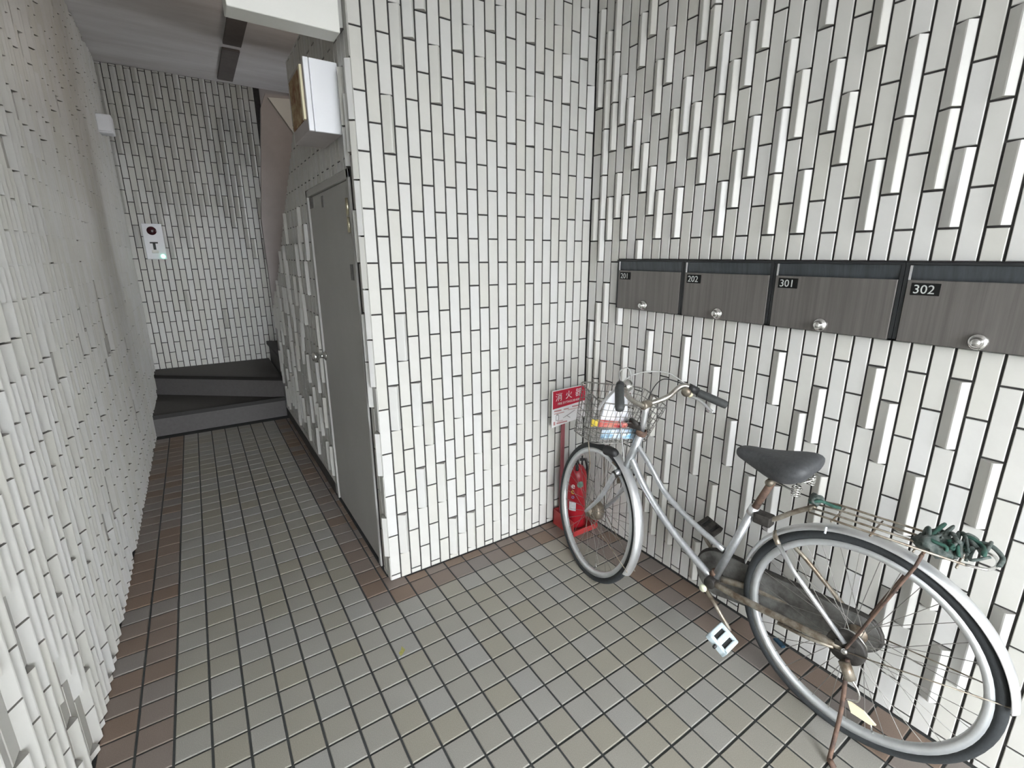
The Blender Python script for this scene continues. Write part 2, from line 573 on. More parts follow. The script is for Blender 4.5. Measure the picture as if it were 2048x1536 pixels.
m_ = MB()
xp0, xp1 = XP + RB, XP + 0.13
m_.prism([(xp0, 0.15, -0.1), (xp0, DY0, -0.1), (xp0, DY0, 2.58), (xp0, 0.15, 2.58)], (0.12, 0, 0))
m_.prism([(xp0, 0.006, -0.1), (xp0, DY0, -0.1), (xp0, DY0, 2.58), (xp0, 0.006, 2.58)], (0.004, 0, 0))
m_.prism([(xp0, DY0, DZ), (xp0, DY1, DZ), (xp0, DY1, 2.58), (xp0, DY0, 2.58)], (0.12, 0, 0))
m_.prism([(xp0, DY1, -0.1), (xp0, YE, -0.1), (xp0, YE, pass_top(YE)), (xp0, 1.2, 2.24), (xp0, 1.2, 2.58), (xp0, DY1, 2.58)], (0.12, 0, 0))
wall_passage = m_.build('wall_passage', M['grout'], kind='structure')
T = []
ncol = int(YE / PW)
for k in range(ncol):
    u = (k + .5) * PW
    y = u
    T += [(-y, a, b, kd) for (y_, a, b, kd) in
          column_tiles(y, (k + 1) % 2, 0.0, pass_top(y), None, k, holes=[(DY0 - PW * .25, DY1 + PW * .3, -1, DZ)],
                       prob=lambda u_, z: 0.0 if z < 0.16 or (z > 1.8 and u_ > 0.16) else (0.55 if u_ < 0.15 else 0.27))]
tile_wall(wall_passage, (XP, 0, 0), (0, -1, 0), T)
MB().box((XP - 0.004, DY1 + .04, 0.0), (xp0 + 0.01, YE, 0.075), bev=0.002).build('baseboard_passage', M['stair'], wall_passage)

# plaster wall of the stairwell beyond the passage wall
m_ = MB()
m_.prism([(-1.209, 3.06, 0.0), (-1.216, 3.06, 1.85), (-1.107, 3.06, 2.785), (-1.06, 3.06, 2.90), (-0.62, 3.06, 2.92), (-0.62, 3.06, 0.0)], (0, 0.06, 0))
wall_stair = m_.build('wall_stair', M['pink'], kind='structure')
MB().prism([(-1.046, 3.035, 2.865), (-0.80, 3.035, 2.885), (-0.80, 3.035, 2.50), (-0.865, 3.035, 2.60)], (0, 0.024, 0)).build('white_panel', M['plaster'], wall_stair)  # plain white panel set proud of the plaster wall
MB().box((-0.62, 0.4, 2.0), (-0.56, 3.06, ZC2)).build('wall_closet', M['dark_plaster'], kind='structure')

# street side wall with the wide open entrance
MB().box((-0.70, YM - 0.2, -0.1), (0.16, YM, ZC1 + 0.12)).box((XL - 0.2, YM - 0.2, 2.6), (-0.70, YM, ZC1 + 0.12)).build('wall_front', M['ceil'], kind='structure')

# ceilings, beam
MB().box((XL - 0.2, YM, ZC1), (0.16, 0.12, ZC1 + 0.12)).build('ceiling_entrance', M['ceil'], kind='structure')
MB().box((XL - 0.2, 0.12, ZC2), (0.16, YB + 0.2, ZC2 + 0.12)).build('ceiling', M['ceil'], kind='structure')
MB().box((XL - 0.2, 0.12, ZC1), (0.16, 0.14, ZC2 + 0.12)).build('trim_3', M['plaster'], kind='structure')
MB().box((-1.588, 0.02, 2.324), (XP - 0.02, 0.118, ZC1), bev=0.004).build('trim_1', M['plaster'], kind='structure')
m_ = MB().box((-1.335, 2.25, ZC2 - 0.02), (-1.205, 3.02, ZC2), bev=0.003).box((-1.335, 3.14, ZC2 - 0.02), (-1.205, 3.98, ZC2), bev=0.003)
m_.build('recess_shade', M['dark_plaster'], kind='structure')  # dark strips put the shade of the ceiling recesses into the colour

# street outside the mouth
MB().box((-30, -40, -0.16), (30, YM - 0.2, -0.02)).build('street', M['asphalt'], kind='structure')

# ------------------------------------------------------------------ floor
PF, AX, AY = 0.10312, -1.24132, -0.05521
floor = MB().box((XL - 0.2, YM, -0.12), (0.2, YB + 0.2, -0.0045)).build('floor', M['floor_grout'], kind='structure')
JF = 0.0075
_fc = {}


def floor_mesh(wx, wy, red):
    key = (round(wx, 3), round(wy, 3), red)
    if key in _fc:
        return _fc[key]
    v = []
    c = 0.0022
    for (a, b, z) in ((wx / 2, wy / 2, -0.006), (wx / 2, wy / 2, -c), (wx / 2 - c, wy / 2 - c, 0)):
        v += [(-a, -b, z), (a, -b, z), (a, b, z), (-a, b, z)]
    f = []
    for l in (0, 4):
        for j in range(4):
            f.append((l + j, l + (j + 1) % 4, l + 4 + (j + 1) % 4, l + 4 + j))
    f.append((8, 9, 10, 11))
    me = MB().add(v, f).mesh('floor_tile', [M['floor_red' if red else 'floor_tile']])
    _fc[key] = me
    return me


items = []
for a in range(-11, 13):
    xa, xb = AX + a * PF, AX + (a + 1) * PF
    xa, xb = max(xa, XL), min(xb, -0.001)
    if xb - xa < 0.012:
        continue
    for b in range(-32, 42):
        yb, yt = AY - (b + 1) * PF, AY - b * PF
        if yt > 3.03 or yb < YM:
            continue
        xx0, xx1, yy0, yy1 = xa, xb, yb, yt
        if (xa + xb) / 2 > XP - 0.02:               # entrance side of the pier
            if yb > -0.01:
                if xa < XP - 0.012:
                    xx1 = XP - 0.001
                else:
                    continue
            elif yt > 0 and xa > XP - 0.03:
                yy1 = 0.0
        if yy1 - yy0 < 0.012 or xx1 - xx0 < 0.012:
            continue
        red = a <= -9 or a >= 10 or (b in (0, -1) and a >= -1) or (a in (-1, 0) and b <= 0)
        cx, cy = (xx0 + xx1) / 2, (yy0 + yy1) / 2
        pc = project((cx, cy, 0))
        size = 0
        if pc and -30 < pc[0] < 2078 and pc[1] < 1580:
            p0, p1 = project((cx, cy - PF / 2, 0)), project((cx, cy + PF / 2, 0))
            if p0 and p1 and abs(p0[1] - p1[1]) > 6:
                size = (FPX / pc[2]) ** 2 * (xx1 - xx0) * (yy1 - yy0) / pc[2]
        items.append((size, cx, cy, xx1 - xx0 - JF, yy1 - yy0 - JF, red))
items.sort(key=lambda t: -t[0])
rest = MB()
n = 0
for (size, cx, cy, wx, wy, red) in items:
    me = floor_mesh(wx, wy, red)
    dz = random.uniform(-0.0007, 0.0)
    if size > 0 and n < 300:
        o = link('floor_tile', me, floor)
        o.location = (cx, cy, dz)
        n += 1
    else:
        k = len(rest.v)
        rest.v += [(v.co.x + cx, v.co.y + cy, v.co.z + dz) for v in me.vertices]
        for p_ in me.polygons:
            rest.f.append(tuple(i + k for i in p_.vertices))
            rest.m.append(1 if red else 0)
            rest.sm.append(False)
link('floor_tile_field', rest.mesh('floor_tile_field', [M['floor_tile'], M['floor_red']]), floor, kind='stuff')

# ------------------------------------------------------------------ stairs
st = thing('staircase', 'dark winding staircase at the far end of the passage', 'stairs')
XS, YS = XL + 0.001, YB - 0.001
PX, PY = -1.2175, 3.02
steps = [([(XS, 3.02), (PX, PY), (PX + .01, YS), (XS, YS)], 0.0, 0.19, [(XS, 3.02), (PX, PY)]),
         ([(XS, 3.84), (PX, PY), (PX + .01, YS), (XS, YS)], 0.19, 0.39, [(XS, 3.84), (PX, PY)]),
         ([(PX + .02, 3.125), (PX + .03, YS), (-0.05, YS), (-0.05, 3.13)], 0.19, 0.585, [(PX + .02, YS), (PX + .02, 3.13)]),
         ([(-0.93, 3.13), (-0.93, YS), (-0.05, YS), (-0.05, 3.13)], 0.585, 0.78, [(-0.93, YS), (-0.93, 3.13)]),
         ([(-0.67, 3.13), (-0.67, YS), (-0.05, YS), (-0.05, 3.13)], 0.78, 0.97, [(-0.67, YS), (-0.67, 3.13)])]
for (poly, za, zb, edge) in steps:
    MB().prism([(x, y, za) for x, y in poly], (0, 0, zb - za - 0.012)).build('riser', M['riser'], st)
    MB().prism([(x, y, zb - 0.012) for x, y in poly], (0, 0, 0.012)).build('tread', M['stair'], st)
    e0, e1 = Vector((*edge[0], 0)), Vector((*edge[1], 0))
    d = (e1 - e0).normalized()
    nn = Vector((d.y, -d.x, 0))
    if nn.y > 0 and abs(nn.x) < .9:
        nn = -nn
    q = [e0 + nn * 0.012, e1 + nn * 0.012, e1 - nn * 0.05, e0 - nn * 0.05]
    MB().prism([(v.x, v.y, zb - 0.03) for v in q], (0, 0, 0.034)).build('nosing', M['nosing'], st)

# ------------------------------------------------------------------ closet door
dr = MB().box((XP - 0.004, DY0, 0.0), (XP + 0.04, DY0 + 0.03, DZ), bev=0.002)
dr.box((XP - 0.004, DY1 - 0.03, 0.0), (XP + 0.04, DY1, DZ), bev=0.002).box((XP - 0.004, DY0, DZ - 0.035), (XP + 0.04, DY1, DZ), bev=0.002)
door = dr.build('door_1', M['door'], kind='structure', label='plain grey steel closet door under the stairs')
MB().box((XP + 0.006, DY0 + 0.032, 0.008), (XP + 0.04, DY1 - 0.032, DZ - 0.038), bev=0.003).build('door_panel', M['door'], door)
hm = MB()
for (za, zb) in ((1.705, 1.775), (1.635, 1.70)):
    hm.lathe([(0, 0), (0.008, 0), (0.008, zb - za), (0, zb - za)], (XP - 0.002, DY0 + 0.05, za), (0, 0, 1), 12)
    hm.box((XP - 0.001, DY0 + 0.05, za), (XP + 0.007, DY0 + 0.085, zb))
hm.build('hinge', M['gold'], door, label='shiny brass hinge')
kn = MB().lathe([(0, 0), (0.030, 0.0), (0.030, 0.006), (0.016, 0.012), (0.013, 0.038), (0.024, 0.046), (0.029, 0.060), (0.024, 0.076), (0, 0.080)],
                (XP + 0.006, 0.985, 0.955), (-1, 0, 0), 24)
kn.build('door_knob', M['chrome'], door, label='round chrome knob')
for (y0, y1, za, zb, nm) in ((0.90, 0.99, 1.79, 1.845, 'plate'), (0.655, 0.70, 1.775, 1.83, 'plate'), (0.215, 0.262, 1.43, 1.50, 'sticker')):
    MB().box((XP + 0.0045, y0, za), (XP + 0.0065, y1, zb)).build(nm, M['sticker'], door)

# ------------------------------------------------------------------ white electrical box on the passage wall
eb = thing('electrical_box', 'white electrical box high on the passage wall above the grey door', 'electrical box')
BX0, BX1, BY0, BY1, BZ0, BZ1 = -1.338, XP - 0.002, 0.171, 0.484, 2.016, 2.275
MB().box((BX0, BY0 + 0.012, BZ0), (BX1, BY1, BZ1), bev=0.004).build('body', M['pink'], eb)
MB().box((BX0 + 0.0, BY0, BZ0), (BX0 + 0.020, BY0 + 0.0125, BZ1), bev=0.003).build('cover_edge', M['whitebox'], eb)
MB().box((BX0 + 0.0215, BY0, BZ0), (BX1, BY0 + 0.0125, BZ1), bev=0.003).build('cover', M['whitebox'], eb)
MB().box((BX0 - 0.004, BY0 + 0.05, BZ0 + 0.05), (BX0, BY1 - 0.02, BZ1 - 0.02)).build('rusted_opening', M['rust'], eb)
MB().box((BX0 - 0.010, BY0 + 0.03, BZ0 + 0.045), (BX0, BY0 + 0.055, BZ1 - 0.02), bev=0.002).build('cream_strip', M['cream'], eb)

# small white box on the left wall
sb = thing('junction_box', 'small white plastic box high on the left wall near the rear wall', 'junction box')
MB().box((XL + 0.0, 3.38, 2.50), (XL + 0.105, 3.52, 2.64), bev=0.008).build('body', M['whitebox'], sb)
MB().box((XL + 0.01, 3.37, 2.512), (XL + 0.095, 3.381, 2.628), bev=0.003).build('cover', M['whitebox'], sb)

# alarm plate on the rear wall
al = thing('alarm_panel', 'white alarm panel with round red lens on the rear wall', 'alarm panel')
ay = YB - 0.018
MB().box((-2.152, ay - 0.012, 1.502), (-1.992, YB - 0.0175, 1.842), bev=0.004).build('plate', M['whitebox'], al)
MB().lathe([(0, 0.014), (0.018, 0.013), (0.033, 0.008), (0.040, 0)], (-2.078, ay - 0.012, 1.775), (0, -1, 0), 24).build('red_lens', M['red_lens'], al)
MB().box((-2.11, ay - 0.016, 1.655), (-2.045, ay - 0.012, 1.668)).box((-2.088, ay - 0.016, 1.595), (-2.066, ay - 0.012, 1.668)).build('printed_mark', M['black'], al)
MB().box((-2.105, ay - 0.02, 1.562), (-2.05, ay - 0.012, 1.59), bev=0.003).build('push_button', M['plaster'], al)
MB().lathe([(0, 0.012), (0.014, 0.010), (0.018, 0)], (-2.022, ay - 0.012, 1.532), (0, -1, 0), 16).build('pilot_lamp', M['green_lamp'], al, label='small lit green pilot lamp')

# wall lamp over the closet, hidden behind the passage wall; it lights the stair end
sl = thing('wall_lamp', 'warm wall lamp above the stairs, out of sight behind the passage wall', 'lamp')
lm = mat('lamp_glass', (0.9, 0.85, 0.75), 0.4, emit=(1.0, 0.88, 0.76), estr=15.0, noise=0.02)
MB().box((-0.645, 1.72, 2.74), (-0.621, 1.88, 2.96), bev=0.004).build('back_plate', M['whitebox'], sl)
MB().lathe([(0, 0.105), (0.05, 0.10), (0.085, 0.07), (0.095, 0.0)], (-0.646, 1.80, 2.85), (-1, 0, 0), 24).build('globe', lm, sl)

# ------------------------------------------------------------------ mailboxes
NUMS = ['201', '202', '301', '302']
where = ['leftmost of the row', 'second from the corner', 'third from the corner', 'cut by the right edge']
MX = -0.027
for i, num in enumerate(NUMS):
    t = thing('mailbox', 'dark steel wall mailbox numbered ' + num + ', ' + where[i], 'mailbox', group='mailboxes on the right wall')
    ya, yb = MBY0 - i * MBW - 0.0008, MBY0 - (i + 1) * MBW + 0.0008
    fr = 0.010
    m_ = MB()
    m_.box((MX + 0.002, ya, MBZ0 + 0.001), (0.128, ya - fr, MBZ1 - 0.001)).box((MX + 0.002, yb + fr, MBZ0 + 0.001), (0.128, yb, MBZ1 - 0.001))
    m_.box((MX - 0.003, ya, MBZ1 - 0.008), (0.128, yb, MBZ1 - 0.001)).box((MX + 0.002, ya, MBZ0 + 0.001), (0.128, yb, MBZ0 + 0.006)).box((0.12, ya, MBZ0 + .002), (0.128, yb, MBZ1 - .002))
    m_.build('case', M['box_frame'], t)
    zs = MBZ1 - 0.052
    MB().prism([(MX + 0.014, ya - fr, zs - 0.01), (MX + 0.018, ya - fr, zs - 0.01), (MX + 0.008, ya - fr, MBZ1 - 0.009), (MX + 0.004, ya - fr, MBZ1 - 0.009)],
               (0, -(MBW - 2 * fr - 0.003), 0)).build('slot_flap', M['box_slot'], t)
    MB().box((MX + 0.001, ya - fr - 0.001, zs), (MX + 0.004, ya - fr - 0.007, MBZ1 - 0.01)).build('slot_edge', M['alu'], t)
    dp = MB().box((MX - 0.002, ya - fr - 0.0015, MBZ0 + 0.002), (MX + 0.012, yb + fr + 0.0015, zs), bev=0.002).build('door', M['box_door'], t)
    pl = MB().box((MX - 0.0042, ya - fr - 0.014, zs - 0.043), (MX - 0.002, ya - fr - 0.083, zs - 0.008), bev=0.0008).build('number_plate', M['plate'], dp)
    text_mesh(num, 0.036, M['digit'], (MX - 0.0047, ya - fr - 0.019, zs - 0.038), (0, -1, 0), (0, 0, 1), 'number_text', dp, 0.0006, sx=0.98)
    yk = ya - MBW * (0.47 if i < 3 else 0.5)
    k_ = MB().lathe([(0, 0), (0.022, 0), (0.0225, 0.005), (0.019, 0.008), (0.0125, 0.011), (0.0115, 0.026), (0.0095, 0.029), (0, 0.030)],
                    (MX - 0.002, yk, MBZ0 + 0.026), (-1, 0, 0), 20)
    k_.build('knob', M['chrome'], dp, label='round chrome lock knob')

# ------------------------------------------------------------------ fire extinguisher and its stand
es = thing('extinguisher_stand', 'red extinguisher stand with signboard in the corner', 'stand')
m_ = MB()
tx0, tx1, ty0, ty1 = -0.232, -0.045, -0.205, -0.022
m_.box((tx0, ty0, 0.0), (tx1, ty1, 0.012))
m_.box((tx0, ty0, 0.012), (tx0 + 0.006, ty1, 0.095)).box((tx0, ty1 - 0.006, 0.012), (tx1, ty1, 0.095))
m_.box((tx1 - 0.006, ty0, 0.012), (tx1, ty1, 0.055)).box((tx0, ty0, 0.012), (tx1, ty0 + 0.006, 0.032))
m_.build('tray', M['red_stand'], es)
MB().box((-0.196, -0.040, 0.012), (-0.172, -0.030, 0.66), bev=0.002).build('post', M['post'], es)
SY = -0.047
sg = MB().prism([(-0.273, SY, 0.615), (-0.033, SY, 0.640), (-0.033, SY, 0.832), (-0.273, SY, 0.828)], (0, 0.004, 0)).build('signboard', M['sign_white'], es)
MB().prism([(-0.268, SY - 0.0012, 0.722), (-0.037, SY - 0.0012, 0.738), (-0.037, SY - 0.0012, 0.828), (-0.268, SY - 0.0012, 0.823)], (0, 0.0011, 0)).build('red_band', M['sign_red'], sg)
tx = Vector((1, 0, 0.03))
for i, ch in enumerate('消火器'):
    text_mesh(ch, 0.049, M['sign_white'], (-0.252 + i * 0.070, SY - 0.0018, 0.768 + i * 0.004), tx, (0, 0, 1), 'kanji', sg, 0.0003)
text_mesh('FIRE EXTINGUISHER', 0.0185, M['sign_white'], (-0.235, SY - 0.0018, 0.742), tx, (0, 0, 1), 'english_text', sg, 0.0003, sx=0.93)
pm = MB()
for (x, z, wd, hh) in ((-0.258, .705, .05, .008), (-0.19, .707, .035, .006), (-0.13, .712, .05, .008), (-0.258, .692, .07, .004), (-0.16, .70, .08, .003)):
    pm.box((x, SY - 0.0012, z), (x + wd, SY - 0.0001, z + hh))
for (x, z, wd, hh) in ((-0.262, .628, .012, .02), (-0.24, .632, .075, .008), (-0.235, .645, .04, .003)):
    pm.box((x, SY - 0.0012, z), (x + wd, SY - 0.0001, z + hh))
pm.build('small_print', M['sign_pink'], sg, kind='stuff')
pm = MB()
pm.box((-0.246, SY - 0.0012, 0.652), (-0.243, SY - 0.0001, 0.682)).box((-0.228, SY - 0.0012, 0.652), (-0.225, SY - 0.0001, 0.682))
pm.box((-0.246, SY - 0.0012, 0.652), (-0.225, SY - 0.0001, 0.655)).box((-0.243, SY - 0.0012, 0.682), (-0.228, SY - 0.0001, 0.690))
pm.prism([(-0.195, SY - .0012, .662), (-0.15, SY - .0012, .678), (-0.11, SY - .0012, .694), (-0.11, SY - .0012, .690), (-0.15, SY - .0012, .673), (-0.193, SY - .0012, .659)], (0, .0011, 0))
pm.prism([(-0.17, SY - .0012, .668), (-0.145, SY - .0012, .652), (-0.142, SY - .0012, .655), (-0.166, SY - .0012, .670)], (0, .0011, 0))
pm.build('pictogram', M['sign_grey'], sg, kind='stuff')

fx = thing('fire_extinguisher', 'red fire extinguisher standing behind the front bicycle wheel', 'fire extinguisher')
EC = Vector((-0.140, -0.113, 0.0))
MB().lathe([(0, 0.013), (0.055, 0.013), (0.060, 0.02), (0.060, 0.325), (0.056, 0.350), (0.042, 0.375), (0.022, 0.390), (0.016, 0.395), (0, 0.395)], EC, (0, 0, 1), 32).build('cylinder', M['red'], fx)
MB().lathe([(0, 0.393), (0.018, 0.393), (0.018, 0.425), (0.012, 0.432), (0, 0.432)], EC, (0, 0, 1), 16).build('valve', M['chrome'], fx)
hd = (EC + Vector((-0.005, 0.0, 0)))
fwd = Vector((-0.6, -0.8, 0))
MB().tube([hd + Vector((0, 0, .412)) - fwd * .02, hd + fwd * .05 + Vector((0, 0, .418)), hd + fwd * .095 + Vector((0, 0, .400))], 0.009, 8).build('lower_handle', M['black'], fx)
MB().tube([hd + Vector((0, 0, .432)) - fwd * .02, hd + fwd * .04 + Vector((0, 0, .452)), hd + fwd * .10 + Vector((0, 0, .440))], 0.009, 8).build('upper_lever', M['black'], fx)
MB().tube([EC + Vector((.015, 0, .415)), EC + Vector((.06, -.01, .41)), EC + Vector((.074, -.01, .36)), EC + Vector((.072, -.005, .22)), EC + Vector((.07, 0, .12))], 0.009, 8).build('hose', M['black'], fx)


def on_cyl(ang, z, r=0.0606):
    return EC + Vector((math.cos(ang) * r, math.sin(ang) * r, z))


toc = math.atan2(CAM.y - EC.y, CAM.x - EC.x)


def patch(a0, a1, z0, z1, name, m, r=0.0606, nseg=5, disc=False):
    b = MB()
    if disc:
        n = 20
        ac, zc, rad = (a0 + a1) / 2, (z0 + z1) / 2, (z1 - z0) / 2
        v = [on_cyl(ac, zc, r + .0004)] + [on_cyl(ac + math.cos(2 * math.pi * i / n) * rad / .06, zc + math.sin(2 * math.pi * i / n) * rad, r + .0004) for i in range(n)]
        b.add(v, [(0, i + 1, (i + 1) % n + 1) for i in range(n)])
    else:
        v = []
        for i in range(nseg + 1):
            a = a0 + (a1 - a0) * i / nseg
            v += [on_cyl(a, z0, r), on_cyl(a, z1, r)]
        b.add(v, [(2 * i, 2 * i + 2, 2 * i + 3, 2 * i + 1) for i in range(nseg)])
    return b.build(name, m, fx)


patch(toc + .15, toc + .70, 0.272, 0.312, 'round_sticker', M['gauge'], disc=True)
patch(toc - .62, toc + .05, 0.128, 0.182, 'label', M['tag'])
for (ch, z, da, m, s) in (('e', 0.268, -.30, M['sign_white'], .05), ('c', 0.234, -.30, M['yellow'], .045), ('o', 0.205, -.26, M['blue'], .034)):
    a = toc + da
    xa = Vector((-math.sin(a), math.cos(a), 0))
    text_mesh(ch, s, m, on_cyl(a - .16, z, 0.0612), xa, (0, 0, 1), 'print_letter', fx, 0.0012)

# ------------------------------------------------------------------ bicycle
bk = thing('bicycle', 'old silver city bicycle with wire basket parked along the mailbox wall', 'bicycle')
CR = Vector((-0.21665, -1.55616, 0.35488))
CF = Vector((-0.32639, -0.47095, 0.32875))
NR = Vector((0.998105, 0.060817, 0.009341)).normalized()
NF = Vector((0.974251, -0.183147, -0.131496)).normalized()
BF = Vector((-0.100606, 0.994926, 0))
BN = Vector((0.994926, 0.100606, 0))
UP = Vector((0, 0, 1))
B0 = Vector((CR.x, CR.y, 0))


def L(f, u, n=0.0):
    return B0 + BF * f + UP * u + BN * n


def smooth(pts, k=6):
    """Catmull-Rom through 3d points"""
    P = [Vector(q) for q in pts]
    P = [P[0] * 2 - P[1]] + P + [P[-1] * 2 - P[-2]]
    out = []
    for i in range(1, len(P) - 2):
        for j in range(k):
            t = j / k
            a, b, c, d = P[i - 1], P[i], P[i + 1], P[i + 2]
            out.append(0.5 * ((2 * b) + (c - a) * t + (2 * a - 5 * b + 4 * c - d) * t * t + (3 * b - a - 3 * c + d) * t ** 3))
    out.append(P[-2])
    return out


def ring_axes(n):
    u = (UP - n * UP.dot(n)).normalized()
    f = u.cross(n)
    return f, u


def wheel(name, c, n, rb, hub_r, hub_w, dyn=False):
    wt = link(name, None, bk)
    wt.empty_display_size = 0.1
    f, u = ring_axes(n)
    tr = 0.0165
    prof = []
    for i in range(14):
        a = 2 * math.pi * i / 14
        prof.append((rb + 0.0145 + math.cos(a) * 0.0165, math.sin(a) * tr))
    MB().lathe(prof, c, n, 72, closed=True).build('tyre', M['rubber'], wt)
    rp = [(rb + 0.003, -0.0135), (rb - 0.0165, -0.0125), (rb - 0.021, -0.007), (rb - 0.022, 0), (rb - 0.021, 0.007), (rb - 0.0165, 0.0125), (rb + 0.003, 0.0135), (rb - 0.003, 0)]
    MB().lathe(rp, c, n, 72, closed=True).build('rim', M['rim'], wt)
    h = MB().lathe([(0, -hub_w / 2 - .012), (.006, -hub_w / 2 - .012), (.006, -hub_w / 2), (hub_r, -hub_w / 2), (hub_r, -hub_w / 2 + .004), (hub_r * .55, -hub_w / 2 + .010), (hub_r * .55, hub_w / 2 - .010),
                    (hub_r, hub_w / 2 - .004), (hub_r, hub_w / 2), (.006, hub_w / 2), (.006, hub_w / 2 + .012), (0, hub_w / 2 + .012)], c, n, 24)
    if dyn:
        h.lathe([(0.0, -.022), (.042, -.022), (.047, -.012), (.047, .016), (.042, .022), (0, .022)], c + n * .006, n, 28)
    h.build('hub', M['tarnish'], wt)
    sp = MB()
    N_ = 36
    for i in range(N_):
        side = 1 if i % 2 else -1
        a = 2 * math.pi * (i + .5) / N_
        sk = (0.62 if (i // 2) % 2 else -0.62)
        d1 = f * math.cos(a) + u * math.sin(a)
        d0 = f * math.cos(a + sk) + u * math.sin(a + sk)
        sp.tube([c + d0 * hub_r * .92 + n * side * (hub_w / 2 - .002), c + d1 * (rb - 0.021)], 0.0011, 5, caps=False)
    sp.build('spokes', M['spoke'], wt, kind='stuff')
    MB().tube([c + (f * math.cos(-1.9) + u * math.sin(-1.9)) * (rb - .020), c + (f * math.cos(-1.9) + u * math.sin(-1.9)) * (rb - .055)], 0.003, 6).build('valve_stem', M['chrome'], wt)
    return f, u


fr_, ur_ = wheel('rear_wheel', CR, NR, 0.3255, 0.030, 0.075)
ff_, uf_ = wheel('front_wheel', CF, NF, 0.3056, 0.028, 0.080, dyn=True)


def fender(name, c, n, r, a0, a1, m, half=0.026, deep=0.013):
    f, u = ring_axes(n)
    prof = []
    for i in range(9):
        t = -1 + 2 * i / 8
        prof.append((r - deep * abs(t) ** 2.2, half * t))
    for i in range(9):
        t = 1 - 2 * i / 8
        prof.append((r - 0.0016 - deep * abs(t) ** 2.2, (half - .0008) * t))
    return MB().lathe(prof, c, n, 48, closed=True, a0=a0, a1=a1, ref=f).build(name, m, bk)


fender('rear_fender', CR, NR, 0.374, math.radians(14), math.radians(173), M['alu'])
fender('front_fender', CF, NF, 0.352, math.radians(96), math.radians(205), M['alu'])

# frame tubes
FR = [('head_tube', [L(.920, .618), L(.853, .800)], .0185, M['silver']),
      ('down_tube', smooth([L(.902, .683), L(.813, .560), L(.703, .453), L(.586, .369), L(.480, .308)]), .0150, M['silver']),
      ('upper_tube', smooth([L(.876, .752), L(.796, .672), L(.714, .580), L(.591, .506), L(.440, .447)]), .0115, M['silver']),
      ('seat_tube', [L(.466, .300), L(.353, .662)], .0150, M['silver']),
      ('seat_clamp', [L(.361, .640), L(.351, .670)], .0175, M['alu']),
      ('seat_post', [L(.352, .660), L(.300, .800)], .0125, M['rusty'])]
for nm, pts, r, m in FR:
    MB().tube(pts, r, 14).build(nm, m, bk)
for s in (-1, 1):
    MB().tube(smooth([L(.45, .302, .022 * s), L(.32, .318, .045 * s), L(.0, .352, .062 * s)]), [.0125] * 12 + [.010], 12).build('chain_stay', M['tarnish'], bk)
    MB().tube([L(.245, .585, .030 * s), L(.18, .525, .052 * s), L(.005, .372, .064 * s)], .0075, 10).build('seat_stay', M['alu' if s < 0 else 'tarnish'], bk)
    MB().box((-.022, -.02, -.003), (.03, .02, .003)).build('dropout', M['grime'], bk).matrix_world = \
        Matrix.Translation(L(0.0, .355, .066 * s)) @ Matrix((BF, UP, BN)).transposed().to_4x4()
MB().tube([L(.245, .585, -.032), L(.262, .600, -.02), L(.27, .607, 0), L(.262, .600, .02), L(.245, .585, .032)], .009, 10).build('stay_bridge', M['tarnish'], bk)
MB().lathe([(0, -.038), (.021, -.038), (.023, -.034), (.023, .034), (.021, .038), (0, .038)], L(.466, .300), BN, 20).build('bottom_bracket', M['grime'], bk)
MB().tube([L(.47, .322), L(.461, .340)], .0165, 12).build('rust_joint', M['rusty'], bk)
MB().lathe([(.0155, -.012), (.023, -.010), (.024, .0), (.021, .012), (.0155, .014)], L(.851, .806), (L(.853, .80) - L(.92, .618)), 18).build('headset', M['rusty'], bk)

# fork
crown = L(.932, .588)
MB().tube([L(.922, .616), crown], .021, 12).build('fork_crown', M['grime'], bk)
MB().tube([crown - NF * .054 - UP * .006, crown - NF * .03 + UP * .004, crown + NF * .03 + UP * .004, crown + NF * .054 - UP * .006], .0155, 12).build('crown_shoulder', M['grime'], bk)
for s in (-1, 1):
    e = CF + NF * (.052 * s)
    a = crown + NF * (.046 * s) - UP * .004
    mid = a.lerp(e, .55) - BF * .016
    MB().tube(smooth([crown + NF * (.01 * s), a, mid, e]), [.013] * 7 + [.0125, .012, .0115, .011, .0105, .010, .0095, .009, .0085, .008, .0075], 12).build('fork_blade', M['silver'], bk)
    # fender stay
    d = -ff_ * math.cos(math.radians(20)) - uf_ * math.sin(math.radians(20))
    MB().tube([e, CF + d * .352 + NF * (.020 * s)], .0020, 6).build('fender_stay', M['tarnish'], bk)
MB().tube([crown + BF * .02, crown + BF * .045 - UP * .03, crown + BF * .05 - UP * .075 - NF * .03], .012, 8).build('brake_caliper', M['grime'], bk)
MB().tube([crown + BF * .045 + NF * .035, crown + BF * .065 - UP * .04 + NF * .04, crown + BF * .055 - UP * .075 + NF * .03], .009, 8).build('brake_arm', M['tarnish'], bk)

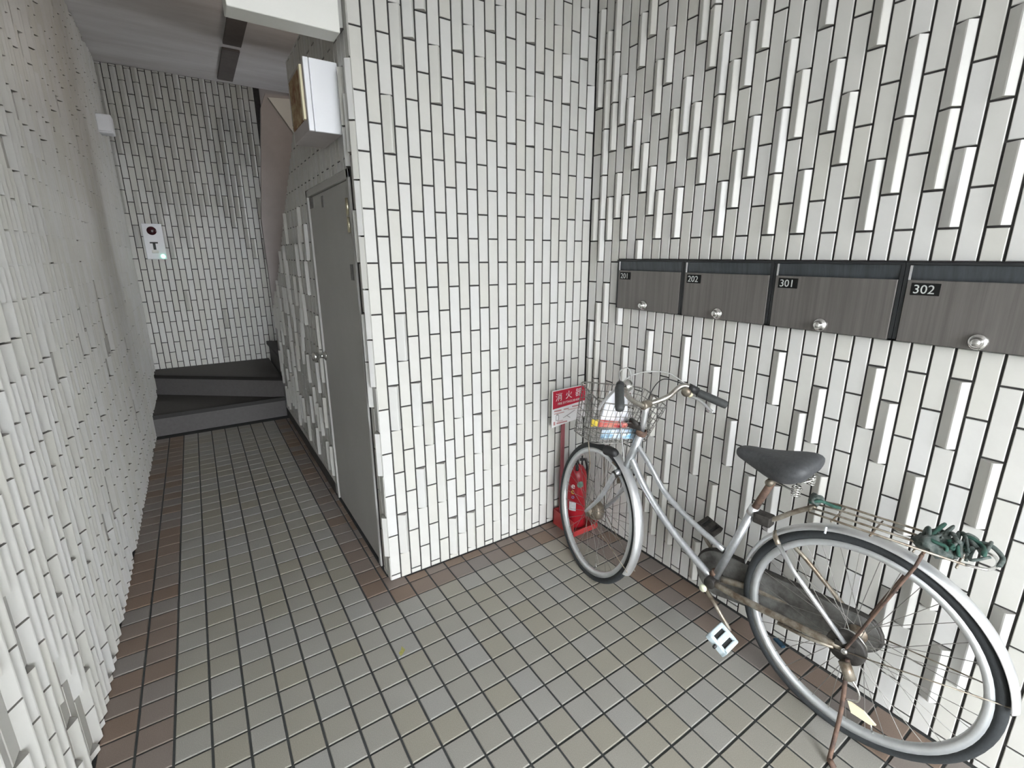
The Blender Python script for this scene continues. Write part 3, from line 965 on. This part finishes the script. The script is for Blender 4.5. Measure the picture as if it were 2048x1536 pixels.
# stem and handlebar
stem_top = L(.838, .925)
MB().tube([L(.852, .805), L(.843, .86), L(.838, .905), L(.836, .932)], [.0125, .0125, .0135, .016], 14).build('stem', M['alu'], bk)
MB().lathe([(0, -.021), (.0175, -.021), (.0185, -.015), (.0185, .015), (.0175, .021), (0, .021)], L(.838, .933), BN, 18).build('bar_clamp', M['tarnish'], bk)
barR = smooth([L(.838, .933, 0), L(.830, .937, .030), L(.792, .962, .085), L(.776, .996, .135), L(.757, 1.004, .165), L(.728, .978, .195), L(.690, .968, .210)])
barL = smooth([L(.838, .933, 0), L(.846, .938, -.030), L(.853, .970, -.085), L(.832, 1.020, -.155), L(.820, 1.058, -.200), L(.800, 1.058, -.226), L(.785, 1.048, -.245)])
MB().tube(barL[::-1] + barR[1:], .0112, 12).build('handlebar', M['dull_chrome'], bk)
MB().tube([L(.722, .977, .198), L(.715, .974, .200), L(.625, .943, .235), L(.612, .938, .240), L(.609, .937, .2415)], [.0150, .0172, .0172, .0160, .008], 16).build('grip', M['grip'], bk)
MB().tube([L(.799, 1.060, -.232), L(.795, 1.057, -.237), L(.742, 1.010, -.297), L(.735, 1.003, -.305), L(.733, 1.001, -.307)], [.0150, .0172, .0172, .0160, .008], 16).build('grip', M['grip'], bk)
# levers and their clamps
MB().tube([L(.752, 1.000, .172), L(.722, .981, .197)], .0165, 12).build('lever_clamp', M['black'], bk)
MB().lathe([(0, 0), (.019, 0), (.021, .004), (.019, .014), (0, .016)], L(.745, .985, .150), -BN * .9 - BF * .2 - UP * .3, 18).build('shifter_cap', M['tarnish'], bk)
MB().tube([L(.748, .978, .165), L(.738, .962, .175)], .011, 10).build('lever_body', M['cream'], bk)
MB().tube(smooth([L(.735, .958, .180), L(.700, .948, .185), L(.655, .921, .185), L(.636, .912, .183)]), .0062, 8).build('brake_lever', M['alu'], bk)
MB().tube([L(.812, 1.062, -.212), L(.797, 1.062, -.230)], .0165, 12).build('lever_clamp', M['black'], bk)
MB().tube(smooth([L(.818, 1.048, -.222), L(.832, 1.030, -.235), L(.862, .985, -.250), L(.875, .955, -.256)]), .0056, 8).build('brake_lever', M['alu'], bk)
MB().lathe([(0, .020), (.012, .019), (.021, .012), (.024, .002), (.024, 0), (0, 0)], L(.812, 1.052, -.168), -BF * .5 + UP * .6 - BN * .3, 20).build('bell', M['chrome'], bk, label='chrome bell')
# cables
MB().tube(smooth([L(.812, 1.064, -.205), L(.86, 1.095, -.16), L(.90, 1.085, -.05), L(.915, .99, .0), L(.93, .80, .02), L(.945, .63, .02)], 8), .0026, 6).build('brake_cable', M['cable'], bk)
MB().tube(smooth([L(.757, 1.012, .160), L(.83, 1.055, .12), L(.90, 1.055, .02), L(.93, 1.00, -.06), L(.925, .84, -.05), L(.91, .66, -.03)], 8), .0026, 6).build('brake_cable', M['cable'], bk)
MB().tube(smooth([L(.765, 1.012, .158), L(.85, 1.02, .12), L(.885, .93, .08), L(.87, .80, .04), L(.86, .70, .03)], 8), .0024, 6).build('shift_cable', M['black'], bk)

# basket
RIM = [L(1.125, .995, -.105), L(.928, .957, -.185), L(.800, .900, .120), L(.995, .938, .200)]     # FL RL RR FR
BOT = [L(1.195, .738, -.068), L(1.005, .738, -.128), L(.862, .742, .075), L(1.052, .742, .135)]


def quad_loop(C, rad=0.16, k=4):
    """rounded loop through four corners"""
    out = []
    for i in range(4):
        a, b, c = C[i - 1], C[i], C[(i + 1) % 4]
        p0, p1 = b.lerp(a, rad), b.lerp(c, rad)
        for j in range(k + 1):
            t = j / k
            out.append(p0.lerp(b, t).lerp(b.lerp(p1, t), t))
    return out


bs = link('basket', None, bk)
bs.empty_display_size = 0.1
MB().tube(quad_loop(RIM), .0032, 6, closed=True).build('rim_wire', M['wire'], bs)
MB().tube(quad_loop(BOT), .0028, 6, closed=True).build('base_wire', M['wire'], bs)
wm = MB()
for h in (.13, .27, .41, .55, .69, .84):
    wm.tube(quad_loop([BOT[i].lerp(RIM[i], h) for i in range(4)]), .0016, 4, closed=True)
lo_r, lo_b = quad_loop(RIM, .16, 4), quad_loop(BOT, .16, 4)


def loop_at(lp, t):
    n = len(lp)
    x = (t % 1.0) * n
    i = int(x)
    return lp[i % n].lerp(lp[(i + 1) % n], x - i)


def even(lp, cnt):
    n = len(lp)
    seg = [(lp[(i + 1) % n] - lp[i]).length for i in range(n)]
    tot = sum(seg)
    out = []
    for k_ in range(cnt):
        d = tot * k_ / cnt
        i = 0
        while d > seg[i]:
            d -= seg[i]
            i += 1
        out.append(lp[i].lerp(lp[(i + 1) % n], d / seg[i]))
    return out


for a, b in zip(even(lo_b, 44), even(lo_r, 44)):
    wm.tube([a, b], .0015, 4, caps=False)
for i in range(1, 8):
    t = i / 8
    wm.tube([BOT[0].lerp(BOT[1], t), BOT[3].lerp(BOT[2], t)], .0012, 4, caps=False)
    wm.tube([BOT[0].lerp(BOT[3], t), BOT[1].lerp(BOT[2], t)], .0012, 4, caps=False)
wm.build('mesh_wires', M['wire'], bs, kind='stuff')
MB().tube([L(1.10, .735, -.06), L(1.085, .60, -.055), CF + NF * -.055 + UP * .01], .0028, 6).build('basket_leg', M['tarnish'], bs)
MB().tube([L(1.06, .735, .10), L(1.09, .60, .05), CF + NF * .055 + UP * .01], .0028, 6).build('basket_leg', M['tarnish'], bs)
MB().box((-.04, -.012, -.02), (.04, .012, .02), bev=.004).build('basket_bracket', M['grime'], bs).matrix_world = \
    Matrix.Translation(L(.885, .83, .0)) @ Matrix((BF, UP, BN)).transposed().to_4x4()
MB().tube([L(.90, .86, -.02), L(.868, .842, -.012), L(.86, .80, .0)], .011, 8).build('basket_clamp', M['grime'], bs)

# front lamp
lp_ = MB().lathe([(0, -.04), (.014, -.038), (.021, -.024), (.024, .02), (.022, .028), (0, .028)], L(1.01, .668, -.004), BF, 20)
lp_.build('front_lamp', M['black'], bk)
MB().tube([L(.99, .625, -.01), L(.955, .605, -.005)], .006, 6).build('lamp_bracket', M['tarnish'], bk)

# saddle
secs = []
SP = [(.437, .850, .868, .010), (.428, .838, .879, .023), (.405, .830, .886, .029), (.365, .815, .889, .038), (.325, .802, .892, .056), (.288, .797, .897, .078), (.250, .802, .905, .096),
      (.215, .818, .911, .102), (.190, .842, .909, .094), (.174, .868, .900, .070)]
vs2, fs2 = [], []
NS = 20
for (f, ub, ut, wd) in SP:
    for j in range(NS):
        a = 2 * math.pi * j / NS
        ca, sa = math.cos(a), math.sin(a)
        n = wd * math.copysign(abs(ca) ** .75, ca)
        if sa >= 0:
            u = ut - (ut - ub) * .42 * (1 - sa ** 1.0) ** 1.5
        else:
            u = ub + (ut - ub) * .58 * (1 + sa) ** .8 if abs(ca) > .2 else ub + (ut - ub) * .3
        vs2.append(L(f, u, n))
for i in range(len(SP) - 1):
    for j in range(NS):
        fs2.append((i * NS + j, i * NS + (j + 1) % NS, (i + 1) * NS + (j + 1) % NS, (i + 1) * NS + j))
fs2 += [tuple(range(NS)), tuple((len(SP) - 1) * NS + j for j in range(NS))[::-1]]
sd = MB().add(vs2, fs2, 0, True).build('saddle', M['saddle'], bk)
md = sd.modifiers.new('sub', 'SUBSURF')
md.levels = md.render_levels = 1
for s in (-1, 1):
    MB().tube([L(.335, .83, .018 * s), L(.29, .80, .020 * s), L(.23, .797, .035 * s), L(.195, .82, .055 * s)], .0035, 6).build('saddle_rail', M['chrome'], bk)
    cp = []
    for i in range(40):
        a = i * .75
        cp.append(L(.208, .792 + i * .00095, .062 * s) + BF * math.cos(a) * .012 + BN * math.sin(a) * .012)
    MB().tube(cp, .0027, 5).build('saddle_spring', M['chrome'], bk)
MB().tube([L(.305, .79, -.03), L(.305, .79, .03)], .013, 10).build('saddle_clamp', M['tarnish'], bk)

# rear rack
rk = link('rear_rack', None, bk)
rk.empty_display_size = 0.1
for n in (-.060, -.022, .022, .060):
    MB().tube([L(.165, .752, n * .9), L(.12, .757, n), L(-.205, .768, n)], .0033, 6).build('rack_rod', M['tarnish'], rk)
MB().tube(smooth([L(-.205, .768, -.060), L(-.245, .770, -.045), L(-.258, .771, 0), L(-.245, .770, .045), L(-.205, .768, .060)]), .0040, 8).build('rack_loop', M['chrome'], rk)
for f in (.10, .0, -.10, -.19):
    MB().tube([L(f, .752, -.062), L(f, .752, .062)], .0028, 6).build('cross_rod', M['tarnish'], rk)
MB().tube([L(.165, .752, -.05), L(.172, .752, -.03), L(.172, .752, .03), L(.165, .752, .05)], .0036, 6).build('cross_rod', M['tarnish'], rk)
MB().tube(smooth([L(.335, .628, 0), L(.285, .650, 0), L(.225, .705, 0), L(.165, .752, 0)]), .0085, 8).build('front_bracket', M['tarnish'], rk)
MB().box((-.03, -.02, -.022), (.03, .02, .022), bev=.006).build('bracket_block', M['grime'], rk).matrix_world = \
    Matrix.Translation(L(.315, .640, 0)) @ Matrix((BF, UP, BN)).transposed().to_4x4()
for s in (-1, 1):
    MB().tube([L(-.120, .752, .058 * s), L(-.112, .712, .062 * s), L(-.002, .365, .072 * s)], .0045, 8).build('rack_strut', M['rusty'], rk)
    MB().tube([L(.0, .352, .074 * s), CR - BF * .36 * .985 + UP * .055 + BN * .026 * s], .0020, 6).build('fender_stay', M['tarnish'], bk)

# chain case, crank set, pedals
cc = []
c0, r0, c1, r1 = (.466, .302), .098, (.0, .356), .062
for i in range(15):
    a = math.radians(-82 + 164 * i / 14)
    cc.append((c0[0] + math.cos(a) * r0, c0[1] + math.sin(a) * r0))
for i in range(11):
    a = math.radians(82 + 196 * i / 10)
    cc.append((c1[0] + math.cos(a) * r1, c1[1] + math.sin(a) * r1))
MB().prism([L(f, u, .040) for f, u in cc], BN * .030).build('chain_case', M['case'], bk)
MB().tube([L(f, u, .055) for f, u in cc], .009, 8, closed=True).build('chain_case_edge', M['grime'], bk)
for s, (df, du) in ((-1, (-.126, -.104)), (1, (.126, .104))):
    n0 = .068 * s if s < 0 else .085
    n1 = n0 + .022 * s
    MB().tube([L(.466, .302, n0), L(.466 + df, .302 + du, n1)], [.0085, .0065], 10).build('crank', M['tarnish'], bk)
    MB().lathe([(0, -.004), (.014, -.004), (.015, .0), (.013, .006), (0, .007)], L(.466, .302, n0 - .0 + .012 * s), BN * s, 18).build('crank_cap', M['clear' if s < 0 else 'black'], bk)
    pc = L(.466 + df, .302 + du, n1 + .060 * s)
    tilt = Matrix.Rotation(math.radians(30 if s < 0 else 20), 4, BN)
    X_, Y_, Z_ = (tilt @ BF), (tilt @ UP), BN
    pm_ = MB()
    a_, b_, h_ = .041, .046, .013
    pm_.box((-a_, -h_, -b_), (-a_ + .016, h_, b_), bev=.004).box((a_ - .016, -h_, -b_), (a_, h_, b_), bev=.004)
    pm_.box((-a_, -h_, -b_), (a_, h_, -b_ + .014), bev=.004).box((-a_, -h_, b_ - .014), (a_, h_, b_), bev=.004)
    pm_.box((-.011, -h_ * .9, -b_), (.011, h_ * .9, b_), bev=.004)
    po = pm_.build('pedal', M['pedal' if s < 0 else 'grime'], bk)
    po.matrix_world = Matrix.Translation(pc) @ Matrix((X_, Y_, Z_)).transposed().to_4x4()
    ax_ = MB().tube([(0, 0, -b_ - .012), (0, 0, b_)], .006, 8).box((-.03, -.004, -.036), (.03, .004, .036)).build('pedal_core', M['black'], bk)
    ax_.matrix_world = po.matrix_world.copy()

# rear axle gear: drum brake, sprocket, stand
MB().lathe([(0, 0), (.050, 0), (.055, .004), (.055, .016), (.048, .021), (.030, .024), (0, .024)], CR - NR * .062, -NR * -1, 28).build('drum_brake', M['grime'], bk)
MB().lathe([(.043, 0), (.050, .002), (.050, .010), (.043, .012)], CR - NR * .040, NR, 28, closed=True).build('brake_band', M['chrome'], bk)
MB().lathe([(0, 0), (.044, 0), (.044, .006), (0, .006)], CR + NR * .046, NR, 24).build('sprocket', M['grime'], bk)
MB().tube([L(.03, .345, -.072), L(.10, .325, -.068), L(.20, .312, -.058)], .006, 8).build('brake_arm', M['tarnish'], bk)
MB().lathe([(0, 0), (.010, 0), (.010, .012), (.005, .016), (0, .016)], L(0, .355, -.070), -BN, 8).build('axle_nut', M['chrome'], bk)
MB().tube(smooth([L(-.012, .330, -.074), L(-.018, .250, -.078), L(-.026, .150, -.094), L(-.032, .010, -.148)]), .0068, 10).build('kickstand', M['rusty'], bk)
MB().tube([L(-.032, .012, -.148), L(-.050, .006, -.160)], .009, 8).build('kickstand_foot', M['rusty'], bk)
MB().tube([L(-.005, .320, -.078), L(-.03, .275, -.082)], .017, 10).build('stand_pivot', M['tarnish'], bk)
MB().prism([L(-.030, .178, -.060), L(-.075, .172, -.060), L(-.110, .150, -.060), L(-.095, .140, -.060), L(-.045, .142, -.060)], BN * .006).build('cream_piece', M['cream'], bk, label='small cream piece beside the stand')  # small cream-coloured piece next to the kickstand
MB().tube(smooth([L(.0, .300, -.080), L(-.05, .262, -.086), L(-.06, .222, -.086), L(-.028, .20, -.084)]), .0035, 6).build('stand_spring', M['chrome'], bk)
MB().box((-.035, -.030, -.022), (.0, .034, .022), bev=.006).build('tail_reflector', M['tag'], bk).matrix_world = \
    Matrix.Translation(L(-.392, .50, .055)) @ Matrix((BF, UP, BN)).transposed().to_4x4()
MB().tube([L(.118, .712, -.030), L(.118, .690, -.031)], .0035, 8).build('white_strip', M['paper'], bk)  # short upright white strip on the rear fender

# ------------------------------------------------------------------ things carried by the bicycle
rg = thing('rag_bundle', 'dirty green-grey cloth bundle tied to the end of the rear rack', 'cloth')


def lump(c, rx, ry, rz, seed, amp=.25):
    r_ = random.Random(seed)
    ph = [r_.uniform(0, 6.28) for _ in range(8)]
    v, f = [], []
    A, Bn = 18, 10
    for i in range(Bn + 1):
        th = math.pi * i / Bn
        for j in range(A):
            a = 2 * math.pi * j / A
            k_ = 1 + amp * (math.sin(3 * a + ph[0]) * math.sin(2 * th + ph[1]) + .6 * math.sin(5 * a + ph[2] + th * 3) * math.sin(th))
            v.append(c + BF * (rx * k_ * math.sin(th) * math.cos(a)) + BN * (ry * k_ * math.sin(th) * math.sin(a)) + UP * (rz * k_ * math.cos(th)))
    for i in range(Bn):
        for j in range(A):
            f.append((i * A + j, i * A + (j + 1) % A, (i + 1) * A + (j + 1) % A, (i + 1) * A + j))
    return v, f


MB().add(*lump(L(-.140, .776, -.016), .042, .046, .026, 3, .35), 0, True).build('cloth_knot', M['rag'], rg)
rr_ = random.Random(11)
for i in range(16):
    pts = [L(-.105 - .007 * i, .772, rr_.uniform(-.05, .05))]
    for j in range(4):
        pts.append(L(-.115 - .0065 * i - .010 * j + rr_.uniform(-.018, .018), .788 + rr_.uniform(-.014, .024), rr_.uniform(-.056, .054)))
    MB().tube(smooth(pts, 5), rr_.uniform(.0035, .0068), 7).build('twisted_strand', M['rag2' if i % 4 == 1 else 'rag'], rg)
MB().tube(smooth([L(-.20, .795, .03), L(-.235, .802, .03), L(-.262, .786, .018), L(-.262, .775, -.012)]), .006, 8).build('loose_strap', M['rag'], rg)
gc = thing('tied_cord', 'green cord with grey wrapping tied at the front of the rear rack', 'cord')
MB().add(*lump(L(.168, .776, .0), .020, .032, .015, 9), 0, True).build('wrapping', M['rag'], gc)
MB().tube(smooth([L(.175, .775, -.03), L(.15, .785, -.02), L(.145, .772, .01), L(.12, .765, .02), L(.105, .762, .03)]), .0055, 7).build('cord', M['rag2'], gc)


def sheet(P00, P10, P11, P01, name, m, label, cat, amp=.006, thick=.002, seed=1):
    r_ = random.Random(seed)
    ph = [r_.uniform(0, 6) for _ in range(4)]
    n = 8
    nrm = (P10 - P00).cross(P01 - P00).normalized()
    v, f = [], []
    for s in (0, 1):
        for i in range(n + 1):
            for j in range(n + 1):
                a, b = i / n, j / n
                p = P00.lerp(P10, a).lerp(P01.lerp(P11, a), b)
                v.append(p + nrm * (amp * math.sin(5 * a + ph[0]) * math.cos(4 * b + ph[1]) + amp * .5 * math.sin(9 * b + ph[2]) + s * thick))
    o = (n + 1) ** 2
    for i in range(n):
        for j in range(n):
            q = (i * (n + 1) + j, (i + 1) * (n + 1) + j, (i + 1) * (n + 1) + j + 1, i * (n + 1) + j + 1)
            f.append(q)
            f.append(tuple(x + o for x in q[::-1]))
    for i in range(n):
        for (a, b) in (((i, 0), (i + 1, 0)), ((i, n), (i + 1, n)), ((0, i), (0, i + 1)), ((n, i), (n, i + 1))):
            i0, i1 = a[0] * (n + 1) + a[1], b[0] * (n + 1) + b[1]
            f.append((i0, i1, i1 + o, i0 + o))
    ob = MB().add(v, f, 0, True).build(name, m)
    ob['label'] = label
    ob['category'] = cat
    return ob


def inb(a, b, h):
    """point inside the basket: a left-right, b rear-front, h height"""
    lo = BOT[1].lerp(BOT[0], b).lerp(BOT[2].lerp(BOT[3], b), a)
    hi = RIM[1].lerp(RIM[0], b).lerp(RIM[2].lerp(RIM[3], b), a)
    return lo.lerp(hi, h)


sheet(inb(.16, .34, .42), inb(.62, .24, .42), inb(.50, .42, 1.06), inb(.26, .46, 1.08), 'paper_bag', M['paper'], 'folded white paper leaning inside the bicycle basket', 'paper', .005, .006, 2)
rpk = thing('printed_packet', 'red and yellow printed packet lying in the bicycle basket', 'packet')
r1 = sheet(inb(.12, .24, .34), inb(.52, .08, .37), inb(.55, .13, .50), inb(.15, .31, .47), 'packet_body', M['packet_red'], '', '', .003, .012, 4)
r2 = sheet(inb(.02, .29, .33), inb(.115, .242, .34), inb(.145, .312, .47), inb(.05, .36, .46), 'packet_end', M['yellow'], '', '', .002, .012, 4)
for o in (r1, r2):
    o.parent = rpk
    del o['label'], o['category']
sheet(inb(.14, .10, .10), inb(.78, .05, .12), inb(.74, .11, .33), inb(.16, .18, .30), 'plastic_packet', M['packet_blue'], 'blue and white plastic packet at the bottom of the basket', 'packet', .005, .014, 6)

# ------------------------------------------------------------------ small things on the floor
lt = MB().prism([(-0.020, -1.238, 0.0005), (-0.008, -1.246, 0.0005), (-0.022, -1.288, 0.0005), (-0.036, -1.280, 0.0005)], (0, 0, 0.010)).build('litter', M['litter'])
lt['label'] = 'small dark blue scrap on the floor behind the rear wheel'
lt['category'] = 'scrap'
ym = MB().prism([(-1.309, -0.411, 0.0002), (-1.303, -0.438, 0.0002), (-1.318, -0.452, 0.0002), (-1.329, -0.459, 0.0002), (-1.331, -0.440, 0.0002), (-1.316, -0.428, 0.0002)], (0, 0, 0.0006)).build('yellow_smear', M['smear'])
ym['label'] = 'faint yellow smear on a grey floor tile near the pier corner'
ym['category'] = 'stain'
